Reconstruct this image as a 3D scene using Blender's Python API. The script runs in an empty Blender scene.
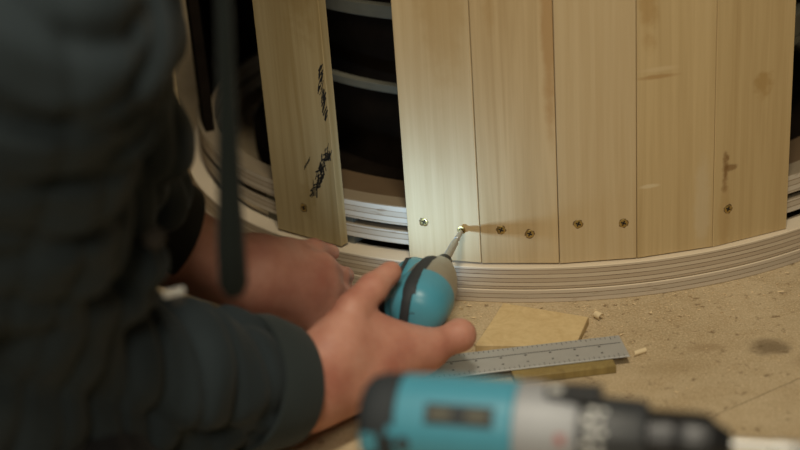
import bpy, bmesh, math, random
import numpy as np
from mathutils import Vector, Matrix
random.seed(7); np.random.seed(7)
S = bpy.context.scene
C = S.collection
PI = math.pi
R = math.radians

# ------------------------------------------------------------------ materials
def newmat(name):
    m = bpy.data.materials.new(name); m.use_nodes = True
    nt = m.node_tree; nt.nodes.clear()
    o = nt.nodes.new('ShaderNodeOutputMaterial'); b = nt.nodes.new('ShaderNodeBsdfPrincipled')
    nt.links.new(b.outputs[0], o.inputs[0])
    return m, nt, b

def nd(nt, t, **kw):
    n = nt.nodes.new(t)
    for k, v in kw.items():
        if k.startswith('i_'):
            key = k[2:]
            n.inputs[int(key) if key.isdigit() else key].default_value = v
        else: setattr(n, k, v)
    return n

def mth(nt, op, a, b=None, c=None):
    n = nt.nodes.new('ShaderNodeMath'); n.operation = op
    for i, v in enumerate((a, b, c)):
        if v is None: continue
        if isinstance(v, (int, float)): n.inputs[i].default_value = v
        else: nt.links.new(v, n.inputs[i])
    return n.outputs[0]

def mixc(nt, fac, a, b, mode='MIX'):
    n = nt.nodes.new('ShaderNodeMix'); n.data_type = 'RGBA'; n.blend_type = mode
    for s, v in ((n.inputs[0], fac), (n.inputs[6], a), (n.inputs[7], b)):
        if isinstance(v, (int, float)): s.default_value = v
        elif isinstance(v, tuple): s.default_value = (v + (1,))[:4]
        else: nt.links.new(v, s)
    return n.outputs[2]

def ramp(nt, v, stops):
    n = nt.nodes.new('ShaderNodeValToRGB'); e = n.color_ramp.elements
    while len(e) < len(stops): e.new(0.5)
    for el, (p, c) in zip(e, stops):
        el.position = p; el.color = (c + (1,))[:4] if isinstance(c, tuple) else (c, c, c, 1)
    nt.links.new(v, n.inputs[0]); return n.outputs[0]

def noise(nt, vec, scale, detail=3.0, rough=0.55, dist=0.0):
    n = nd(nt, 'ShaderNodeTexNoise', i_Scale=scale, i_Detail=detail, i_Roughness=rough, i_Distortion=dist)
    if vec is not None: nt.links.new(vec, n.inputs['Vector'])
    return n.outputs['Fac']

def mapping(nt, vec, scale=(1, 1, 1), loc=(0, 0, 0)):
    n = nt.nodes.new('ShaderNodeMapping'); n.inputs['Scale'].default_value = scale; n.inputs['Location'].default_value = loc
    nt.links.new(vec, n.inputs[0]); return n.outputs[0]

def plain(name, col, rough=0.5, metal=0.0, var=0.08, vscale=60, bump=0.0, emit=None, spec=0.5):
    m, nt, b = newmat(name)
    tc = nt.nodes.new('ShaderNodeTexCoord').outputs['Object']
    f = noise(nt, tc, vscale)
    c = mixc(nt, f, tuple(x*(1-var) for x in col), tuple(min(1, x*(1+var)) for x in col))
    nt.links.new(c, b.inputs['Base Color'])
    b.inputs['Roughness'].default_value = rough; b.inputs['Metallic'].default_value = metal
    b.inputs['Specular IOR Level'].default_value = spec
    if bump:
        bp = nd(nt, 'ShaderNodeBump', i_Strength=bump, i_Distance=0.002)
        nt.links.new(noise(nt, tc, vscale*4, 4), bp.inputs['Height']); nt.links.new(bp.outputs[0], b.inputs['Normal'])
    if emit:
        b.inputs['Emission Color'].default_value = emit[:3] + (1,); b.inputs['Emission Strength'].default_value = emit[3]
    return m

def wood(name, light, dark, marks=(), grain=1.0, seed=0.0):
    """timber board: the grain runs along object z; marks = (x, z, half width, half height, colour, strength, raggedness)"""
    m, nt, b = newmat(name)
    tc = nt.nodes.new('ShaderNodeTexCoord').outputs['Object']
    warp = noise(nt, mapping(nt, tc, (9, 9, 1.6), (seed, seed*1.7, seed)), 1.0, 2)
    v1 = noise(nt, mapping(nt, tc, (55, 55, 1.5), (seed*3, 0, seed)), 1.0, 3, 0.6, 1.2)
    v2 = noise(nt, mapping(nt, tc, (260, 260, 7), (seed, 3, 0)), 1.0, 4, 0.6)
    g = mth(nt, 'ADD', mth(nt, 'MULTIPLY', v1, 0.55), mth(nt, 'MULTIPLY', v2, 0.25))
    g = mth(nt, 'ADD', g, mth(nt, 'MULTIPLY', warp, 0.25))
    c = ramp(nt, g, [(0.36, dark), (0.60, light), (0.8, tuple(min(1, x*1.08) for x in light))])
    sep = nt.nodes.new('ShaderNodeSeparateXYZ'); nt.links.new(tc, sep.inputs[0])
    X, Z = sep.outputs[0], sep.outputs[2]
    for (x, z, hw, hh, col, st, rg) in marks:
        rn = noise(nt, mapping(nt, tc, (1, 1, 1), (x*9, z*5, seed)), 60, 4)
        dx = mth(nt, 'DIVIDE', mth(nt, 'SUBTRACT', X, x), hw); dz = mth(nt, 'DIVIDE', mth(nt, 'SUBTRACT', Z, z), hh)
        d = mth(nt, 'SQRT', mth(nt, 'ADD', mth(nt, 'MULTIPLY', dx, dx), mth(nt, 'MULTIPLY', dz, dz)))
        d = mth(nt, 'ADD', d, mth(nt, 'MULTIPLY', mth(nt, 'SUBTRACT', rn, 0.5), rg))
        mk = nd(nt, 'ShaderNodeMapRange', interpolation_type='SMOOTHSTEP'); nt.links.new(d, mk.inputs[0])
        mk.inputs[1].default_value = 1.0; mk.inputs[2].default_value = 0.35; mk.inputs[3].default_value = 0; mk.inputs[4].default_value = st
        c = mixc(nt, mk.outputs[0], c, col)
    nt.links.new(c, b.inputs['Base Color'])
    b.inputs['Roughness'].default_value = 0.62; b.inputs['Specular IOR Level'].default_value = 0.3
    bp = nd(nt, 'ShaderNodeBump', i_Strength=0.18, i_Distance=0.0012)
    nt.links.new(v2, bp.inputs['Height']); nt.links.new(bp.outputs[0], b.inputs['Normal'])
    return m

def plywood(name, pitch, a, bcol, line, face=(0.68, 0.57, 0.42)):
    """edge of laminated sheet: plies stacked along object z"""
    m, nt, b = newmat(name)
    tc = nt.nodes.new('ShaderNodeTexCoord').outputs['Object']
    sep = nt.nodes.new('ShaderNodeSeparateXYZ'); nt.links.new(tc, sep.inputs[0])
    wob = mth(nt, 'MULTIPLY', mth(nt, 'SUBTRACT', noise(nt, mapping(nt, tc, (7, 7, 20)), 1.0, 3), 0.5), 0.0016)
    z = mth(nt, 'DIVIDE', mth(nt, 'ADD', sep.outputs[2], wob), pitch)
    fr = mth(nt, 'FRACT', z)
    alt = mth(nt, 'FRACT', mth(nt, 'MULTIPLY', mth(nt, 'FLOOR', z), 0.5))
    fib = noise(nt, mapping(nt, tc, (90, 90, 900)), 1.0, 3)
    c = mixc(nt, mth(nt, 'GREATER_THAN', alt, 0.25), a, bcol)
    c = mixc(nt, mth(nt, 'MULTIPLY', fib, 0.35), c, tuple(x*0.62 for x in a))
    ln = mth(nt, 'LESS_THAN', fr, 0.16)
    geo = nt.nodes.new('ShaderNodeNewGeometry'); s2 = nt.nodes.new('ShaderNodeSeparateXYZ'); nt.links.new(geo.outputs['True Normal'], s2.inputs[0])
    side = mth(nt, 'LESS_THAN', mth(nt, 'ABSOLUTE', s2.outputs[2]), 0.6)
    gap = noise(nt, mapping(nt, tc, (10, 10, 60)), 1.0, 2)
    ln = mth(nt, 'MULTIPLY', mth(nt, 'MULTIPLY', ln, side), mth(nt, 'MINIMUM', mth(nt, 'MULTIPLY', gap, 1.7), 1.0))
    c = mixc(nt, ln, c, line)
    kn = noise(nt, mapping(nt, tc, (28, 28, 160)), 1.0, 2)
    c = mixc(nt, mth(nt, 'MULTIPLY', ramp(nt, kn, [(0.66, 0.0), (0.74, 1.0)]), 0.5), c, (0.20, 0.12, 0.06))
    c = mixc(nt, mth(nt, 'MULTIPLY', mth(nt, 'SUBTRACT', 1.0, side), 0.85), c, face)
    nt.links.new(c, b.inputs['Base Color'])
    b.inputs['Roughness'].default_value = 0.7; b.inputs['Specular IOR Level'].default_value = 0.25
    return m

def cloth_mat(name, col, weave=900, bump=0.25, rough=0.85):
    m, nt, b = newmat(name)
    tc = nt.nodes.new('ShaderNodeTexCoord').outputs['Object']
    f = noise(nt, tc, 9, 4); f2 = noise(nt, tc, weave, 2)
    c = mixc(nt, f, tuple(x*0.75 for x in col), tuple(x*1.3 for x in col))
    nt.links.new(c, b.inputs['Base Color']); b.inputs['Roughness'].default_value = rough
    b.inputs['Specular IOR Level'].default_value = 0.25
    b.inputs['Sheen Weight'].default_value = 0.08; b.inputs['Sheen Roughness'].default_value = 0.4
    bp = nd(nt, 'ShaderNodeBump', i_Strength=bump, i_Distance=0.001)
    nt.links.new(f2, bp.inputs['Height']); nt.links.new(bp.outputs[0], b.inputs['Normal'])
    return m

def skin_mat():
    m, nt, b = newmat('skin')
    tc = nt.nodes.new('ShaderNodeTexCoord').outputs['Object']
    f = noise(nt, tc, 22, 4); f2 = noise(nt, tc, 240, 3)
    c = ramp(nt, f, [(0.3, (0.42, 0.165, 0.115)), (0.55, (0.55, 0.265, 0.19)), (0.75, (0.62, 0.33, 0.25))])
    c = mixc(nt, mth(nt, 'MULTIPLY', f2, 0.2), c, (0.40, 0.15, 0.10))
    nt.links.new(c, b.inputs['Base Color']); b.inputs['Roughness'].default_value = 0.55
    b.inputs['Subsurface Weight'].default_value = 0.12; b.inputs['Subsurface Radius'].default_value = (0.008, 0.003, 0.0015)
    b.inputs['Subsurface Scale'].default_value = 0.5
    bp = nd(nt, 'ShaderNodeBump', i_Strength=0.2, i_Distance=0.0015)
    nt.links.new(noise(nt, tc, 160, 4), bp.inputs['Height']); nt.links.new(bp.outputs[0], b.inputs['Normal'])
    return m

def floor_mat():
    m, nt, b = newmat('dusty_board_floor')
    tc = nt.nodes.new('ShaderNodeTexCoord').outputs['Object']
    big = noise(nt, tc, 6, 4); mid = noise(nt, tc, 38, 5, 0.65); fine = noise(nt, tc, 420, 4, 0.7)
    c = ramp(nt, big, [(0.3, (0.43, 0.325, 0.19)), (0.6, (0.54, 0.42, 0.26)), (0.8, (0.60, 0.48, 0.31))])
    c = mixc(nt, ramp(nt, mid, [(0.42, 0.0), (0.68, 0.5)]), c, (0.36, 0.245, 0.12))
    c = mixc(nt, ramp(nt, fine, [(0.45, 0.0), (0.7, 0.9)]), c, (0.70, 0.56, 0.37))
    spk = noise(nt, mapping(nt, tc, (1, 1, 1), (3, 4, 0)), 95, 3, 0.6)
    c = mixc(nt, ramp(nt, spk, [(0.60, 0.0), (0.70, 0.8)]), c, (0.22, 0.145, 0.075))
    sep = nt.nodes.new('ShaderNodeSeparateXYZ'); nt.links.new(tc, sep.inputs[0])
    for (x, y, rx, ry, col, st) in ((0.362, 1.226, 0.030, 0.024, (0.16, 0.11, 0.06), 0.75), (0.30, 1.235, 0.028, 0.012, (0.3, 0.2, 0.1), 0.5),
                                    (0.395, 1.19, 0.030, 0.03, (0.28, 0.18, 0.09), 0.45), (0.255, 1.20, 0.05, 0.02, (0.34, 0.24, 0.12), 0.4)):
        dx = mth(nt, 'DIVIDE', mth(nt, 'SUBTRACT', sep.outputs[0], x), rx); dy = mth(nt, 'DIVIDE', mth(nt, 'SUBTRACT', sep.outputs[1], y), ry)
        d = mth(nt, 'SQRT', mth(nt, 'ADD', mth(nt, 'MULTIPLY', dx, dx), mth(nt, 'MULTIPLY', dy, dy)))
        d = mth(nt, 'ADD', d, mth(nt, 'MULTIPLY', mth(nt, 'SUBTRACT', mid, 0.5), 1.6))
        mk = nd(nt, 'ShaderNodeMapRange', interpolation_type='SMOOTHSTEP'); nt.links.new(d, mk.inputs[0])
        mk.inputs[1].default_value = 1.0; mk.inputs[2].default_value = 0.2; mk.inputs[3].default_value = 0; mk.inputs[4].default_value = st
        c = mixc(nt, mk.outputs[0], c, col)
    nt.links.new(c, b.inputs['Base Color']); b.inputs['Roughness'].default_value = 0.85; b.inputs['Specular IOR Level'].default_value = 0.2
    bp = nd(nt, 'ShaderNodeBump', i_Strength=0.6, i_Distance=0.003)
    nt.links.new(mth(nt, 'ADD', fine, mid), bp.inputs['Height']); nt.links.new(bp.outputs[0], b.inputs['Normal'])
    return m

OAK_L, OAK_D = (0.55, 0.415, 0.235), (0.43, 0.305, 0.155)
M = dict(
    ply_edge=plywood('laminated_plywood', 0.0048, (0.62, 0.52, 0.39), (0.50, 0.40, 0.29), (0.15, 0.10, 0.06)),
    ply_low=plywood('laminated_plywood_lower', 0.0052, (0.60, 0.51, 0.40), (0.53, 0.45, 0.35), (0.2, 0.14, 0.085)),
    ply_hoop=plywood('hoop_plywood', 0.0065, (0.62, 0.55, 0.45), (0.52, 0.44, 0.34), (0.25, 0.18, 0.11), (0.20, 0.15, 0.09)),  # last colour darkens the top faces, painting in the interior shade
    hoop_grey=plain('dull_grey_hoop', (0.13, 0.125, 0.095), 0.8, var=0.2),  # even dull grey, darker than the plywood
    plate=plain('brown_base_board', (0.11, 0.066, 0.03), 0.8, var=0.25, vscale=12),  # brown darkened to stand in for the blocked light
    shade_black=plain('interior_shade_black', (0.012, 0.0085, 0.006), 0.95, var=0.5, vscale=30, spec=0.02),  # near-black used as painted shade inside the drum
    brass=plain('yellow_zinc', (0.50, 0.36, 0.13), 0.35, 0.9, 0.15, 300),
    recess=plain('screw_recess', (0.02, 0.015, 0.01), 0.8),
    steel=plain('bright_steel', (0.50, 0.49, 0.47), 0.42, 0.8, 0.08, 200),
    darksteel=plain('blackened_steel', (0.05, 0.05, 0.052), 0.4, 0.8, 0.2),
    teal=plain('teal_plastic', (0.075, 0.315, 0.43), 0.38, 0, 0.06),
    rubber=plain('dark_grey_rubber', (0.028, 0.034, 0.040), 0.7, 0, 0.15, 200, 0.1),
    nose=plain('cast_alloy', (0.40, 0.38, 0.32), 0.42, 0.55, 0.08, 120),
    silver=plain('silver_gear_case', (0.36, 0.37, 0.39), 0.55, 0.2, 0.05),
    black=plain('black_plastic', (0.038, 0.041, 0.045), 0.45, 0, 0.15),
    white=plain('white_print', (0.75, 0.75, 0.72), 0.5),
    red=plain('red_print', (0.40, 0.13, 0.12), 0.5),
    lens=plain('lamp_lens', (0.9, 0.93, 1.0), 0.2, emit=(0.85, 0.93, 1.0, 6.0)),
    alu=plain('dull_steel_rule', (0.46, 0.47, 0.47), 0.5, 0.45, 0.08, 60),
    tick=plain('engraved_tick', (0.05, 0.05, 0.05), 0.6),
    offcut=wood('offcut_wood', (0.63, 0.475, 0.25), (0.53, 0.375, 0.18), seed=4.0),
    batten=wood('dark_batten_wood', (0.30, 0.22, 0.08), (0.2, 0.14, 0.05), seed=8.0),
    ink=plain('black_ink', (0.012, 0.012, 0.012), 0.7, var=0.5, vscale=400),
    dust=plain('sawdust', (0.68, 0.52, 0.31), 0.9, var=0.3, vscale=30),
    shaving=plain('pale_shaving', (0.72, 0.58, 0.36), 0.8, var=0.15),
    floor=floor_mat(), skin=skin_mat(),
    jacket=cloth_mat('dark_work_jacket', (0.021, 0.030, 0.0355)),
    cuffm=cloth_mat('jacket_cuff', (0.027, 0.036, 0.038)),
    knit=cloth_mat('dark_ribbed_cuff', (0.012, 0.014, 0.012), 300, 0.5),
    cord=cloth_mat('dark_cord', (0.006, 0.0095, 0.0085), 600, 0.3),
    trouser=cloth_mat('dark_trousers', (0.012, 0.012, 0.014)),
    boot=plain('boot_leather', (0.03, 0.02, 0.013), 0.6), hair=plain('dark_hair', (0.022, 0.014, 0.009), 0.6, var=0.4, vscale=300),
    eye=plain('eye_white', (0.7, 0.68, 0.65), 0.2),
    wall=plain('dark_workshop_wall', (0.06, 0.055, 0.05), 0.9, var=0.2, vscale=4),
)

# ------------------------------------------------------------------ mesh helpers
def link(name, me, mats, parent=None, loc=None, rot=None):
    o = bpy.data.objects.new(name, me); C.objects.link(o)
    if not isinstance(mats, (list, tuple)): mats = [mats]
    if not me.materials:
        for m in mats: me.materials.append(m)
    if parent: o.parent = parent
    if loc is not None: o.location = loc
    if rot is not None: o.rotation_euler = rot
    return o

def fin(bm, name, mats, parent=None, loc=None, rot=None, smooth=35):
    me = bpy.data.meshes.new(name)
    bmesh.ops.recalc_face_normals(bm, faces=bm.faces)
    bm.to_mesh(me); bm.free()
    for p in me.polygons: p.use_smooth = True
    me.set_sharp_from_angle(angle=R(smooth))
    return link(name, me, mats, parent, loc, rot)

def add_box(bm, c, s, rot=None, bev=0.0, seg=2, mi=0):
    r = bmesh.ops.create_cube(bm, size=1.0)
    vs = r['verts']
    bmesh.ops.scale(bm, vec=s, verts=vs)
    fs = set(f for v in vs for f in v.link_faces)
    if bev > 0:
        es = set(e for v in vs for e in v.link_edges)
        g = bmesh.ops.bevel(bm, geom=list(es), offset=bev, segments=seg, affect='EDGES', profile=0.5)
        vs = list({v for f in g['faces'] for v in f.verts} | {v for v in vs if v.is_valid})
        fs = set(f for v in vs for f in v.link_faces)
    for f in fs: f.material_index = mi
    mtx = Matrix.Translation(c)
    if rot is not None: mtx = mtx @ (rot if isinstance(rot, Matrix) else Matrix.Rotation(rot, 4, 'Z'))
    bmesh.ops.transform(bm, matrix=mtx, verts=vs)
    return vs

def frame(axis):
    z = Vector(axis).normalized()
    x = z.cross(Vector((0, 0, 1)) if abs(z.z) < 0.9 else Vector((1, 0, 0))).normalized()
    return x, z.cross(x), z

def add_lathe(bm, prof, origin=(0, 0, 0), axis=(0, 0, 1), n=40, mi=0, sx=1.0, sy=1.0, ribs=None):
    """profile of (distance along axis, radius), closed at both ends"""
    x, y, z = frame(axis); o = Vector(origin); rings = []
    for (t, r) in prof:
        ring = []
        for k in range(n):
            a = 2*PI*k/n
            rr = r*(1 + (ribs[1] if ribs and (k % ribs[0]) < ribs[0]//2 else 0))
            ring.append(bm.verts.new(o + z*t + x*(rr*math.cos(a)*sx) + y*(rr*math.sin(a)*sy)))
        rings.append(ring)
    for a, b in zip(rings, rings[1:]):
        for k in range(n):
            f = bm.faces.new((a[k], a[(k+1) % n], b[(k+1) % n], b[k])); f.material_index = mi
    for ring in (rings[0], rings[-1]):
        f = bm.faces.new(ring); f.material_index = mi

def add_tube(bm, pts, rad, n=12, mi=0, flat=1.0):
    pts = [Vector(p) for p in pts]; rings = []
    if isinstance(rad, (int, float)): rad = [rad]*len(pts)
    x = None
    for i, p in enumerate(pts):
        t = (pts[min(i+1, len(pts)-1)] - pts[max(i-1, 0)]).normalized()
        if x is None: x, y, _ = frame(t)
        x = (x - t*x.dot(t)).normalized(); y = t.cross(x)
        rings.append([bm.verts.new(p + x*(rad[i]*math.cos(2*PI*k/n)) + y*(rad[i]*flat*math.sin(2*PI*k/n))) for k in range(n)])
    for a, b in zip(rings, rings[1:]):
        for k in range(n):
            f = bm.faces.new((a[k], a[(k+1) % n], b[(k+1) % n], b[k])); f.material_index = mi
    for ring in (rings[0], rings[-1]):
        f = bm.faces.new(ring); f.material_index = mi

def add_ring(bm, r0, r1, z0, z1, a0=0.0, a1=2*PI, n=160, bev=0.0008):
    """flat hoop with slightly eased edges"""
    prof = [(r0, z0), (r1-bev, z0), (r1, z0+bev), (r1, z1-bev), (r1-bev, z1), (r0, z1)]
    full = abs(a1-a0-2*PI) < 1e-6; N = n if full else n+1; rings = []
    for k in range(N):
        a = a0 + (a1-a0)*k/n
        rings.append([bm.verts.new((r*math.sin(a), -r*math.cos(a), z)) for r, z in prof])
    m = len(prof)
    for k in range(n):
        A, B = rings[k], rings[(k+1) % N]
        for j in range(m): bm.faces.new((A[j], A[(j+1) % m], B[(j+1) % m], B[j]))
    if not full: bm.faces.new(rings[0]); bm.faces.new(rings[-1])

def thing(name, label, cat, loc=(0, 0, 0), rot=(0, 0, 0), group=None):
    o = bpy.data.objects.new(name, None); C.objects.link(o); o.empty_display_size = 0.05
    o.location = loc; o.rotation_euler = rot
    return tag(o, label, cat, group)

def tag(o, label=None, cat=None, group=None, kind=None):
    for k, v in (('label', label), ('category', cat), ('group', group), ('kind', kind)):
        if v: o[k] = v
    return o

# ------------------------------------------------------------------ organic surfaces: blended tapered limbs, meshed as one skin
class Blob:
    def __init__(self): self.add = []; self.sub = []; self.fold = None
    def cap(self, a, b, ra, rb=None, k=0.008, flat=None):
        """tapered limb from a to b; flat = (direction, factor) thins it along a direction"""
        self.add.append((np.array(a, float), np.array(b, float), ra, ra if rb is None else rb, k, flat)); return self
    def chain(self, pts, rads, k=0.008):
        for i in range(len(pts)-1): self.cap(pts[i], pts[i+1], rads[i], rads[i+1], k)
        return self
    def cut(self, a, b, ra, rb): self.sub.append((np.array(a, float), np.array(b, float), ra, rb)); return self
    @staticmethod
    def _d(P, a, b, ra, rb, flat=None):
        ab = b-a; L2 = ab@ab
        if L2 < 1e-12: t = np.zeros(len(P))
        else: t = np.clip((P-a)@ab/L2, 0, 1)
        v = P - a - t[:, None]*ab
        if flat is not None:
            u = np.array(flat[0], float); u /= np.linalg.norm(u)
            v = v + (v@u)[:, None]*u*(1/flat[1]-1)
        return np.sqrt((v*v).sum(1)) - (ra + (rb-ra)*t)
    def dist(self, P):
        d = None
        for a, b, ra, rb, k, fl in self.add:
            e = self._d(P, a, b, ra, rb, fl)
            if d is None: d = e; continue
            h = np.clip(k-np.abs(d-e), 0, None)/k
            d = np.minimum(d, e) - h*h*k*0.25
        for a, b, ra, rb in self.sub: d = np.maximum(d, -self._d(P, a, b, ra, rb))
        return d
    def mesh(self, name, vox, smooth=2):
        lo = np.min([np.minimum(a, b)-max(ra, rb) for a, b, ra, rb, k, f in self.add], 0)-0.03
        hi = np.max([np.maximum(a, b)+max(ra, rb) for a, b, ra, rb, k, f in self.add], 0)+0.03
        lev = 4; s = vox*2**lev
        n = np.ceil((hi-lo)/s).astype(int)
        cells = np.stack(np.meshgrid(*[np.arange(q) for q in n], indexing='ij'), -1).reshape(-1, 3)
        while True:
            c = lo + (cells+0.5)*s
            keep = np.abs(self.dist(c)) < s*1.25 + (0.012 if lev > 0 else 0)
            cells = cells[keep]
            if lev == 0: break
            off = np.array([[i, j, k] for i in (0, 1) for j in (0, 1) for k in (0, 1)])
            cells = (cells[:, None]*2 + off).reshape(-1, 3); s /= 2; lev -= 1
        off = np.array([[i, j, k] for i in (0, 1) for j in (0, 1) for k in (0, 1)])
        B = 1 << 20
        key = lambda q: (q[..., 0].astype(np.int64)*B + q[..., 1])*B + q[..., 2]
        cor = (cells[:, None]+off); ck = key(cor)
        uk, inv = np.unique(ck.ravel(), return_inverse=True)
        uc = np.stack([uk//(B*B), (uk//B) % B, uk % B], -1)
        dv = self.dist(lo + uc*s)
        D = dv[inv].reshape(-1, 8)
        act = (D.min(1) < 0) & (D.max(1) >= 0)
        cells = cells[act]; D = D[act]
        acc = np.zeros((len(cells), 3)); cnt = np.zeros(len(cells))
        for i in range(8):
            for ax, bit in ((0, 4), (1, 2), (2, 1)):
                if i & bit: continue
                j = i | bit
                d0, d1 = D[:, i], D[:, j]; x = (d0 < 0) != (d1 < 0)
                t = np.where(x, d0/np.where(x, d0-d1, 1), 0)
                p = off[i][None, :] + np.zeros((len(cells), 3)); p[:, ax] += t
                acc[x] += p[x]; cnt[x] += 1
        V = lo + (cells + acc/cnt[:, None])*s
        kk = key(cells); order = np.argsort(kk); sk = kk[order]
        def find(q):
            w = key(q); p = np.searchsorted(sk, w); p = np.clip(p, 0, len(sk)-1)
            return np.where(sk[p] == w, order[p], -1)
        F = []
        for ax, bit in ((0, 4), (1, 2), (2, 1)):
            d0, d1 = D[:, 0], D[:, bit]; x = (d0 < 0) != (d1 < 0)
            c = cells[x]; u, v = [a for a in range(3) if a != ax]
            eu = np.eye(3, dtype=int)[u]; ev = np.eye(3, dtype=int)[v]
            q = np.stack([find(c), find(c-eu), find(c-eu-ev), find(c-ev)], 1)
            q = q[(q >= 0).all(1)]; F.append(q)
        F = np.concatenate(F)
        bm = bmesh.new(); vs = [bm.verts.new(p) for p in V.tolist()]
        for q in F.tolist():
            try: bm.faces.new([vs[i] for i in q])
            except ValueError: pass
        bmesh.ops.delete(bm, geom=[v for v in bm.verts if not v.link_faces], context='VERTS')
        for _ in range(smooth): bmesh.ops.smooth_vert(bm, verts=bm.verts, factor=0.5, use_axis_x=True, use_axis_y=True, use_axis_z=True)
        bmesh.ops.recalc_face_normals(bm, faces=bm.faces)
        if self.fold is not None:                       # cloth folds push the surface in and out along its normal
            bm.normal_update()
            fo = self.fold(np.array([v.co[:] for v in bm.verts]))
            nv = [v.normal.copy() for v in bm.verts]
            for v, q, m in zip(bm.verts, fo.tolist(), nv): v.co -= m*q
            bmesh.ops.smooth_vert(bm, verts=bm.verts, factor=0.4, use_axis_x=True, use_axis_y=True, use_axis_z=True)
        me = bpy.data.meshes.new(name); bm.to_mesh(me); bm.free()
        for p in me.polygons: p.use_smooth = True
        return me

# ------------------------------------------------------------------ setting
bm = bmesh.new()                                    # board floor with one open joint
jd = Vector((0.057, 0.033, 0)).normalized(); jn = Vector((-jd.y, jd.x, 0)); j0 = Vector((0.3717, 1.1618, 0))
def slab(pts, z0, z1):
    lo = [bm.verts.new((p[0], p[1], z0)) for p in pts]; hi = [bm.verts.new((p[0], p[1], z1)) for p in pts]
    bm.faces.new(hi); bm.faces.new(lo[::-1])
    for i in range(len(pts)): bm.faces.new((lo[i], lo[(i+1) % len(pts)], hi[(i+1) % len(pts)], hi[i]))
A = j0 - jd*3 + jn*0.0005; B = j0 + jd*3 + jn*0.0005; A2 = j0 - jd*3 - jn*0.0005; B2 = j0 + jd*3 - jn*0.0005
slab([A, B, B+jn*3.4, A+jn*3.4], -0.018, 0); slab([A2-jn*2.6, B2-jn*2.6, B2, A2], -0.018, 0)
slab([A2-jn*2.6, B2-jn*2.6, B+jn*3.4, A+jn*3.4], -0.03, -0.018)
tag(fin(bm, 'floor', M['floor']), kind='structure')
bm = bmesh.new(); add_box(bm, (0.2, 3.6, 1.2), (5, 0.1, 2.45))
tag(fin(bm, 'wall_back', M['wall']), kind='structure')

# ------------------------------------------------------------------ the round timber drum
AX, AY = 0.21354, 1.85641
drum = thing('wooden_drum', 'round wooden drum of upright oak boards screwed to a plywood base ring on the floor', 'drum', (AX, AY, 0))
def hoop(name, mat, *a, **k):
    bm = bmesh.new(); add_ring(bm, *a, **k); return fin(bm, name, mat, drum)
hoop('base_ring', M['ply_low'], 0.465, 0.500, 0.0, 0.0155)
hoop('base_ring', M['ply_edge'], 0.472, 0.4995, 0.0163, 0.042)
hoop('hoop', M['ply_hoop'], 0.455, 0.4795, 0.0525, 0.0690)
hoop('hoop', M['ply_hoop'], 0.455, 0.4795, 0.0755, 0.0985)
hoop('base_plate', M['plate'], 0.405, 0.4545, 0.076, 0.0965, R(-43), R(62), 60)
tag(hoop('shade_sheet', M['shade_black'], 0.462, 0.4745, 0.0986, 0.5599, R(95), R(286), 60), 'added black sheet in place of interior shade')  # dark sheet added over the inner faces as painted shade
hoop('shelf_ring', M['hoop_grey'], 0.350, 0.360, 0.184, 0.194)
hoop('shelf_ring', M['hoop_grey'], 0.350, 0.360, 0.274, 0.290)
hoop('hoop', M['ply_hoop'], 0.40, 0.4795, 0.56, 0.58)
bm = bmesh.new(); add_ring(bm, 0.325, 0.3605, 0.195, 0.222, R(14), R(60), 40)
tag(fin(bm, 'splice_block', M['hoop_grey'], drum))
bm = bmesh.new(); add_lathe(bm, [(0.0425, 0.405), (0.070, 0.405), (0.072, 0.324), (0.58, 0.324)], n=96)
tag(fin(bm, 'shade_core', M['shade_black'], drum), 'added black cylinder standing in for interior shade')  # black body added so the inside of the drum reads as shaded
bm = bmesh.new(); add_lathe(bm, [(0.5805, 0.49), (0.599, 0.49)], n=128)
fin(bm, 'light_block_disc', M['ply_edge'], drum)  # unseen disc added on top to keep light out of the drum
for t in (-48, -29.5, -5.2, 14.6, 60, 120, 180, 240):          # spacers between the sheets, behind the boards
    for z0, z1 in ((0.042, 0.0525), (0.069, 0.0755)):
        bm = bmesh.new(); a = R(t if t != -29.5 else -37)
        add_box(bm, (0.466*math.sin(a), -0.466*math.cos(a), (z0+z1)/2), (0.05, 0.020, z1-z0), a)
        fin(bm, 'spacer', M['hoop_grey'], drum)
for t in (-44.5, -10, 9.5, 70, 125, 180, 235):
    bm = bmesh.new(); a = R(t)
    add_box(bm, (0.442*math.sin(a), -0.442*math.cos(a), (0.0985+0.56)/2), (0.03, 0.045, 0.56-0.0985), a, 0.001)
    fin(bm, 'upright', M['hoop_grey'], drum)

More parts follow.
